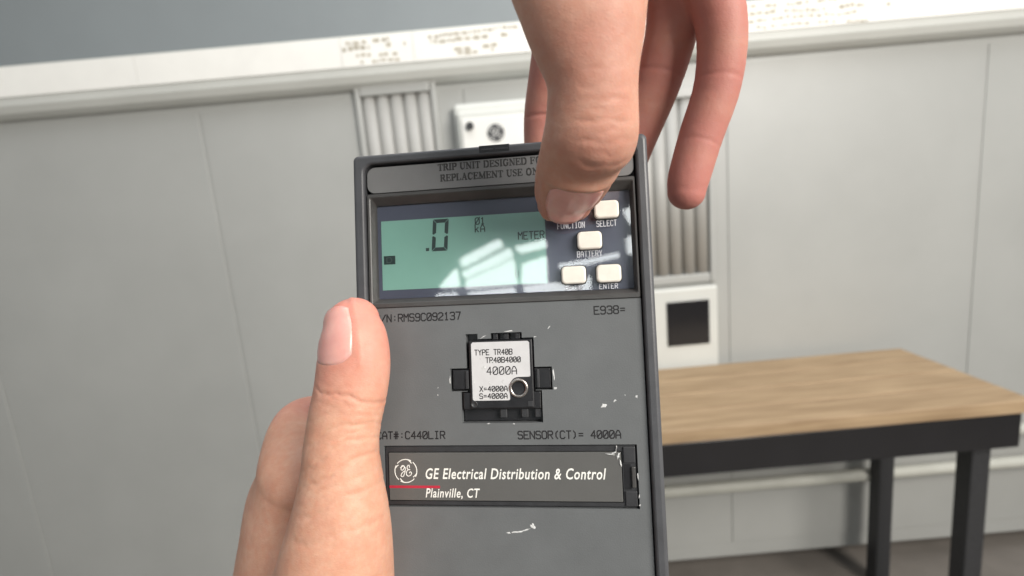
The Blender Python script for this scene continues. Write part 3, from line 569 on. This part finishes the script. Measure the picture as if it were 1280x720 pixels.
# ------------------------------------------------------------------ hands (implicit surfaces, millimetres in the camera's frame)
import openvdb
def cp(px, py, d): return np.array([(px-640)/FPX*d, -(py-360)/FPX*d, -d])
def crom(A, m):
    A = np.array(A, float); Q = np.vstack([2*A[0]-A[1], A, 2*A[-1]-A[-2]]); out = []
    for i in range(1, len(Q)-2):
        for k in range(m):
            u = k/m; a, b, c, d = Q[i-1:i+3]
            out.append(0.5*(2*b+(c-a)*u+(2*a-5*b+4*c-d)*u*u+(3*b-a-3*c+d)*u**3))
    out.append(A[-1]); return np.array(out)
class Limb:
    """tube along a smooth path with elliptical sections; turn = angle of the width axis about the path"""
    def __init__(s, rows, m=4, k=3.0, cap=(1.0, 1.0), detail=None, ref=(1, 0, 0)):
        # rows: px, py, depth, half width, half thickness, turn(deg)
        D = np.array([list(cp(*r[:3]))+list(r[3:6]) for r in rows]); E = crom(D, m)
        s.c = E[:, :3]; s.a = E[:, 3]; s.b = E[:, 4]; tr = np.radians(E[:, 5]); s.k = k; s.cap = cap; s.detail = detail
        t = np.gradient(s.c, axis=0); s.t = t/np.linalg.norm(t, axis=1)[:, None]
        if ref is None:                                       # frames carried along a strongly bent path
            U = [np.cross(s.t[0], (0.3, 0.2, 0.93))]
            for q in s.t[1:]: U.append(U[-1]-(U[-1]@q)*q)
            U = np.array([v/np.linalg.norm(v) for v in U]); s.U = U; s.V = np.cross(s.t, U)
            L = np.linalg.norm(np.diff(s.c, axis=0), axis=1); s.s = np.concatenate([[0], np.cumsum(L)]); s.L = s.s[-1]; return
        ref = np.array(ref, float); U = ref-(s.t@ref)[:, None]*s.t; U /= np.linalg.norm(U, axis=1)[:, None]; V = np.cross(s.t, U)
        flip = np.where(V[:, 2] < 0, -1, 1)[:, None]; V = V*flip           # V looks towards the viewer (back of the thumb)
        s.U = U*np.cos(tr)[:, None]+V*np.sin(tr)[:, None]; s.V = V*np.cos(tr)[:, None]-U*np.sin(tr)[:, None]
        L = np.linalg.norm(np.diff(s.c, axis=0), axis=1); s.s = np.concatenate([[0], np.cumsum(L)]); s.L = s.s[-1]
    def bounds(s, pad):
        r = np.maximum(s.a, s.b)[:, None]+pad; return (s.c-r).min(0), (s.c+r).max(0)
    def local(s, P):
        best = np.full(len(P), 1e9, np.float32); idx = np.zeros(len(P), np.int32)
        for i in range(len(s.c)):
            d = P-s.c[i].astype(np.float32); d = (d*d).sum(1); m = d < best; best[m] = d[m]; idx[m] = i
        t = s.t[idx]; w = ((P-s.c[idx])*t).sum(1); n = len(s.c)-1
        g = s.L/n; Sc = np.clip(s.s[idx]+np.clip(w, -1.2*g, 1.2*g), 0, s.L)
        for it in range(4):                                   # refine the foot point on the smooth path
            f = np.interp(Sc, s.s, np.arange(n+1)); i0 = np.clip(f.astype(int), 0, n-1); u = (f-i0)[:, None]
            lerp = lambda A: A[i0]*(1-u)+A[i0+1]*u if A.ndim == 2 else A[i0]*(1-u[:, 0])+A[i0+1]*u[:, 0]
            tt = lerp(s.t); d = P-lerp(s.c); ex = (d*tt).sum(1)
            if it < 3: Sc = np.clip(Sc+0.7*np.clip(ex, -g, g), 0, s.L)
        x = (d*lerp(s.U)).sum(1); y = (d*lerp(s.V)).sum(1); a = lerp(s.a); b = lerp(s.b)
        return Sc, ex, x, y, a, b
    def value(s, P):
        Sc, ex, x, y, a, b = s.local(P)
        e = np.where(Sc < s.L*.5, ex/(b*s.cap[0]), ex/(b*s.cap[1]))
        r = np.sqrt((x/a)**2+(y/b)**2+e**2); f = (r-1)*np.minimum(a, b)
        if s.detail: f = f+s.detail(Sc, ex, np.arctan2(y/b, x/a), x, y)
        return f.astype(np.float32)
    def surf(s, S_, phi, off=0.0, ex=0.0):
        f = np.interp(S_, s.s, np.arange(len(s.c))); i = min(int(f), len(s.c)-2); u = f-i; L = lambda A: A[i]*(1-u)+A[i+1]*u
        q = math.sqrt(max(0, 1-(ex/(L(s.b)*s.cap[1]))**2))
        return L(s.c)+L(s.U)*(L(s.a)*q+off)*math.cos(phi)+L(s.V)*(L(s.b)*q+off)*math.sin(phi)+L(s.t)*ex
def smin(a, b, k):
    h = np.clip(0.5+0.5*(b-a)/k, 0, 1); return b*(1-h)+a*h-k*h*(1-h)
def field(limbs, G):
    F = np.full(len(G), 1e3, np.float32)
    for lb in limbs:
        b0, b1 = lb.bounds(lb.k+3); m = np.where(((G > b0) & (G < b1)).all(1))[0]
        for q in range(0, len(m), 400000):
            j = m[q:q+400000]; F[j] = smin(F[j], lb.value(G[j]), lb.k)
    return F
def build_hand(name, limbs, h, lo, hi, mat, label, reds):
    B = 5; nb = np.ceil((hi-lo)/(h*B)).astype(int); n = nb*B
    cg = np.stack(np.meshgrid(*[lo[q]+h*B*(np.arange(nb[q])+0.5)-h*0.5 for q in range(3)], indexing='ij'), -1).reshape(-1, 3).astype(np.float32)
    fc = field(limbs, cg); act = np.where(np.abs(fc) < h*B*1.25+0.8)[0]
    F = np.repeat(np.repeat(np.repeat(np.clip(fc, -4, 4).reshape(nb), B, 0), B, 1), B, 2)
    off = np.stack(np.meshgrid(*[np.arange(B)]*3, indexing='ij'), -1).reshape(-1, 3)
    bi = np.stack(np.unravel_index(act, nb), -1)*B
    I = (bi[:, None, :]+off[None]).reshape(-1, 3); v = field(limbs, (lo+I*h).astype(np.float32))
    F[I[:, 0], I[:, 1], I[:, 2]] = v
    F[[0, -1]] = 4; F[:, [0, -1]] = 4; F[:, :, [0, -1]] = 4
    g = openvdb.FloatGrid(4.0); g.copyFromArray(np.ascontiguousarray(np.clip(F, -4, 4))); pts, quads = g.convertToQuads(0.0)
    P = lo+pts*h
    me = bpy.data.meshes.new(name); me.vertices.add(len(P)); me.loops.add(quads.size); me.polygons.add(len(quads))
    w = P*0.001; me.vertices.foreach_set('co', w.astype(np.float32).ravel())
    q = quads[:, ::-1] if True else quads
    me.loops.foreach_set('vertex_index', np.ascontiguousarray(q).astype(np.int32).ravel()); me.polygons.foreach_set('loop_start', np.arange(0, quads.size, 4, dtype=np.int32)); me.polygons.foreach_set('loop_total', np.full(len(quads), 4, np.int32))
    me.update(); me.validate()
    # outward normals
    A, B, Cc, Dd = [P[q[:, i]] for i in range(4)]; cen = P.mean(0)
    vol = (np.cross(A-cen, B-cen)*(Cc-cen)).sum()+(np.cross(A-cen, Cc-cen)*(Dd-cen)).sum()
    if vol < 0: me.flip_normals()
    at = me.attributes.new('red', 'FLOAT', 'POINT'); red = np.zeros(len(P))
    for c, rad, amt in reds: red = np.maximum(red, amt*np.clip(1.25-np.linalg.norm(P-c, axis=1)/rad, 0, 1))
    at.data.foreach_set('value', red.astype(np.float32))
    o = link(name, me, mat, None, True); o.matrix_world = CAM; tag(o, label, 'hand')
    return o
def nail(limb, s0, s1, ph0, half, parent, name='thumbnail', lift=0.35, exmax=0.0):
    """curved nail plate following the limb's back; s1 beyond the path end continues over the cap"""
    V = []; Fc = []; nu, nv = 14, 14
    for layer in (0, 1):
        for i in range(nu+1):
            u = i/nu
            for j in range(nv+1):
                v = -1+2*j/nv
                ss = s0+(s1-s0)*u
                base = 1-0.28*abs(v)**2.6*(1-u)**2        # rounded cuticle
                ss = s1-(s1-s0)*(1-u)*(1-0.20*abs(v)**2.4) if u < 1 else s1
                hw = half*(0.90+0.10*math.sin(math.pi*min(1, u*1.1)))
                tipround = 0.10*(s1-s0)*abs(v)**2*u
                ss -= tipround
                ex = max(0, ss-limb.L); edge = min(1, (1-abs(v))*5, u*5+0.05)
                off = lift*edge-0.12 if layer == 0 else -0.5
                V.append(limb.surf(min(ss, limb.L), ph0-v*hw, off, ex))
    n1 = (nu+1)*(nv+1); idx = lambda l, i, j: l*n1+i*(nv+1)+j
    for i in range(nu):
        for j in range(nv):
            Fc.append((idx(0, i, j), idx(0, i+1, j), idx(0, i+1, j+1), idx(0, i, j+1))); Fc.append((idx(1, i, j), idx(1, i, j+1), idx(1, i+1, j+1), idx(1, i+1, j)))
    for i in range(nu):
        Fc.append((idx(0, i, 0), idx(1, i, 0), idx(1, i+1, 0), idx(0, i+1, 0))); Fc.append((idx(0, i, nv), idx(0, i+1, nv), idx(1, i+1, nv), idx(1, i, nv)))
    for j in range(nv):
        Fc.append((idx(0, 0, j), idx(0, 0, j+1), idx(1, 0, j+1), idx(1, 0, j))); Fc.append((idx(0, nu, j), idx(1, nu, j), idx(1, nu, j+1), idx(0, nu, j+1)))
    return mesh_obj(name, V, Fc, M['nail'], parent, True, 0.001)
gs = lambda x, c, w: np.exp(-((x-c)/w)**2)

# right hand: thumb on the key, fingers behind the unit
rt_rows = [(706,255,152.5,8.2,5.8,-10),(709,242,149.5,9.6,7.2,-10),(715,226,145,10.5,8.3,-9),(722,208,139,11.0,9.0,-7),(731,190,133,11.5,9.9,-5),(738,166,129.5,11.6,10.6,-3),(740,135,127,11.1,10.4,0),(740,100,125,11.0,10.2,0),(735,55,123.5,13.3,10.8,2),(729,12,123,15.2,12.0,4),(722,-45,125,18,14,6),(718,-110,131,20,16,8),(730,-190,141,22,18,8),(760,-310,154,23,19,5)]
def thumb_detail(S_, ex, phi, x, y):
    back = np.clip(np.sin(phi), 0, 1)                                     # 1 on the back of the thumb
    d = np.zeros_like(S_); sx = x
    for s0, dep, w, bow, wob in ((24.6,.40,.5,.012,.5),(26.6,.10,.45,.008,1.2),(28.4,.24,.5,.004,.7),(30.0,.14,.45,-.004,1.1),(31.8,.28,.5,-.012,.6),(33.6,.09,.45,-.006,1.2),(35.6,.18,.5,-.006,.9),(38.0,.11,.5,-.006,1.2),(41.0,.09,.5,-.008,.8)):
        line = s0+bow*sx*sx+wob*0.35*np.sin(sx*0.9+s0)+wob*0.08*np.sin(sx*2.3+s0*3)
        d += dep*1.05*(0.75+0.45*np.sin(sx*0.7+s0*1.9))*gs(S_, line, w)*back**0.7*np.clip(1.2-np.abs(sx-1.0)/9.0, 0, 1)
    d -= 0.75*gs(S_, 28, 5.5)*back                                             # knuckle bulge
    d += 1.7*gs(S_, 21.6, 2.3)*back                                         # hollow behind the nail
    pn = (phi-math.pi/2-0.10)/0.86; inside = np.clip((1.0-np.abs(pn))*6, 0, 1)*np.clip((18.0-2.2*pn**2-S_)*1.2, 0, 1)
    d += 0.25*inside
    d -= 0.34*gs(S_, 19.2-2.2*pn**2, 0.9)*np.clip(1.25-np.abs(pn), 0, 1)    # cuticle fold
    d -= 0.30*gs(np.abs(pn), 1.15, 0.11)*np.clip((15-S_)*.5, 0, 1)
    return d
RT = Limb(rt_rows, m=7, k=5, cap=(1.0, 1), detail=thumb_detail)
def fing_detail(creases, amp=0.5):
    def f(S_, ex, phi, x, y):
        d = np.zeros_like(S_); pal = np.clip(np.sin(phi), 0, 1)
        for c in creases: d += amp*gs(S_, c+0.02*x*x, 0.8)*pal**0.5
        return d
    return f
idx_r = Limb([(708,-70,178,10.5,10,0),(703,20,190,9.8,9.2,0),(692,90,197,9.2,8.8,0),(683,150,203,8.8,8.2,0),(683,215,206,8.0,7.4,0),(689,250,206.5,7,6,0)], k=5, detail=fing_detail((57,), .35))
mid_r = Limb([(748,-70,180,10.5,10,0),(744,40,192,9.6,9.2,0),(738,130,202,9,8.6,0),(734,215,206,8.2,7.6,0),(732,262,206.5,7,6,0)], k=5)
rin_r = Limb([(822,-70,178,10.5,10,0),(842,10,186,9.6,9.0,0),(826,90,193,8.8,8.4,0),(795,170,201,8.2,7.8,0),(775,225,205,7.4,6.8,0)], k=5, detail=fing_detail((42,), .22))
pin_r = Limb([(868,-70,172,9.5,9.5,0),(900,20,174,8.4,8.4,0),(898,100,178,7.8,7.8,0),(876,170,182,7.5,7.4,0),(861,222,184,7.2,6.9,0),(858,240,184.5,6.6,6.2,0)], k=4, detail=fing_detail((44, 66), .16))
palm_r = Limb([(780,-60,178,38,11,0),(785,-140,172,41,14,0),(790,-260,165,40,16,0),(795,-380,160,32,17,0),(800,-520,158,28,21,0),(805,-720,158,32,26,0)], k=9, cap=(.6, 1))
limbs = [palm_r, idx_r, mid_r, rin_r, pin_r, RT]
lo = np.min([l.bounds(5)[0] for l in limbs], 0); hi = np.max([l.bounds(5)[1] for l in limbs], 0)
hi[1] = min(hi[1], cp(640, -400, 158)[1])
reds = [(RT.c[0], 15, .6), (RT.c[0], 28, .2), (cp(745,190,121), 13, .34), (cp(745,70,113), 20, .32)]
for l, a in ((idx_r, .95), (mid_r, .9), (rin_r, .95), (pin_r, 1.0)):  # fingers: natural redness plus the shade of the hand, both as colour
    for q in range(0, len(l.c), 4): reds.append((l.c[q], 20, a))
hr = build_hand('hand', limbs, 0.5, lo, hi, M['skin_r'], 'hand reaching from above whose thumb presses a key beside the display', reds)
class Rev:       # nail counted from the root towards the tip
    def __init__(s, l): s.l = l; s.L = l.L
    def surf(s, S_, phi, off, ex): 
        return s.l.surf(s.L-S_, phi, off, 0.0) if ex == 0 else s.tip(phi, off, ex)
    def tip(s, phi, off, ex):
        l = s.l; q = math.sqrt(max(0.0, 1-(ex/(l.b[0]*l.cap[0]))**2))
        return l.c[0]+l.U[0]*(l.a[0]*q+off)*math.cos(phi)+l.V[0]*(l.b[0]*q+off)*math.sin(phi)-l.t[0]*(ex+off*ex/l.b[0])
nail(Rev(RT), RT.L-18.2, RT.L+3.4, math.pi/2+0.10, 0.84, hr)

# left hand: thumb along the front edge, palm at the side, fingers round the back
lt_rows = [(440,404,158,9.2,7.6,38),(442,425,156.5,11.3,9.0,38),(442,455,155.5,12.1,9.6,36),(438,490,154.5,11.6,9.8,34),(431,525,153.5,11.2,9.9,32),(427,560,152.5,11.2,10.2,28),(427,600,152,12.4,11.2,24),(426,650,152,14.6,13.5,18),(420,710,154,17,16.5,14),(410,790,160,20,20,12),(396,900,172,22,21,12),(380,1010,180,22,20,10)]
def lthumb_detail(S_, ex, phi, x, y):
    d = np.zeros_like(S_); v = np.clip(np.sin(phi+0.9), 0, 1)**0.5
    for s0, dep, w, sl_ in ((20.6,.42,.5,.10),(22.2,.12,.45,.05),(18.4,.08,.5,.0),(24.5,.10,.5,-.1),(28.0,.14,.5,-.3),(33.5,.30,.55,-.55),(36.0,.14,.5,-.6),(39.0,.34,.6,-.6),(44.0,.40,.65,-.55),(47.5,.16,.5,-.5),(51.5,.30,.7,-.45),(58,.22,.8,-.3)):
        d += dep*gs(S_, s0+sl_*x+0.6*np.sin(x*.45+s0)+.25*np.sin(x*1.7+s0*2), w)*v
    pn = (phi-math.pi/2)/0.85; inside = np.clip((1.0-np.abs(pn))*6, 0, 1)*np.clip((13.0-2*pn**2-S_)*1.2, 0, 1)
    d += 0.2*inside; d -= 0.25*gs(np.abs(pn), 1.14, 0.1)*np.clip((14-S_)*.5, 0, 1)
    return d
LT = Limb(lt_rows, m=5, k=8, cap=(1.0, 1), detail=lthumb_detail)
palm_l = Limb([(372,600,186,20,13,62),(364,660,188,28,16,62),(358,740,188,33,18,62),(362,840,185,32,19,60),(368,960,182,28,20,60),(360,1160,184,30,26,60)], k=14, cap=(1, 1))
def finger_l(x, y, y2, w): return Limb([(x+6,y+60,190,w+1.5,w+1.5,0),(x-6,y+25,202,w+.6,w+.6,0),(x+8,y+4,213,w,w,0),(x+50,y-4,217,w-.4,w-.4,0),(x+100,y2,215,w-1,w-1,0),(x+150,y2+2,211,w-1.8,w-2,0)], k=10, m=6, ref=None)
fl = [finger_l(x, y, y2, w) for x, y, y2, w in ((372,520,500,8.6),(362,590,575,9.0),(360,665,650,8.6),(365,735,725,7.6))]
limbs = [palm_l]+fl+[LT]
lo = np.min([l.bounds(5)[0] for l in limbs], 0); hi = np.max([l.bounds(5)[1] for l in limbs], 0)
lo[1] = max(lo[1], cp(640, 930, 182)[1])
reds = [(LT.c[0], 24, .7), (LT.c[6], 18, .5)]
for l in fl:
    for q in range(12, len(l.c), 4): reds.append((l.c[q], 16, .5))
hl = build_hand('hand', limbs, 0.5, lo, hi, M['skin_l'], 'hand gripping the left edge of the trip unit, thumb along its face', reds)
nail(Rev(LT), LT.L-13.2, LT.L+4.2, math.pi/2, 0.84, hl)
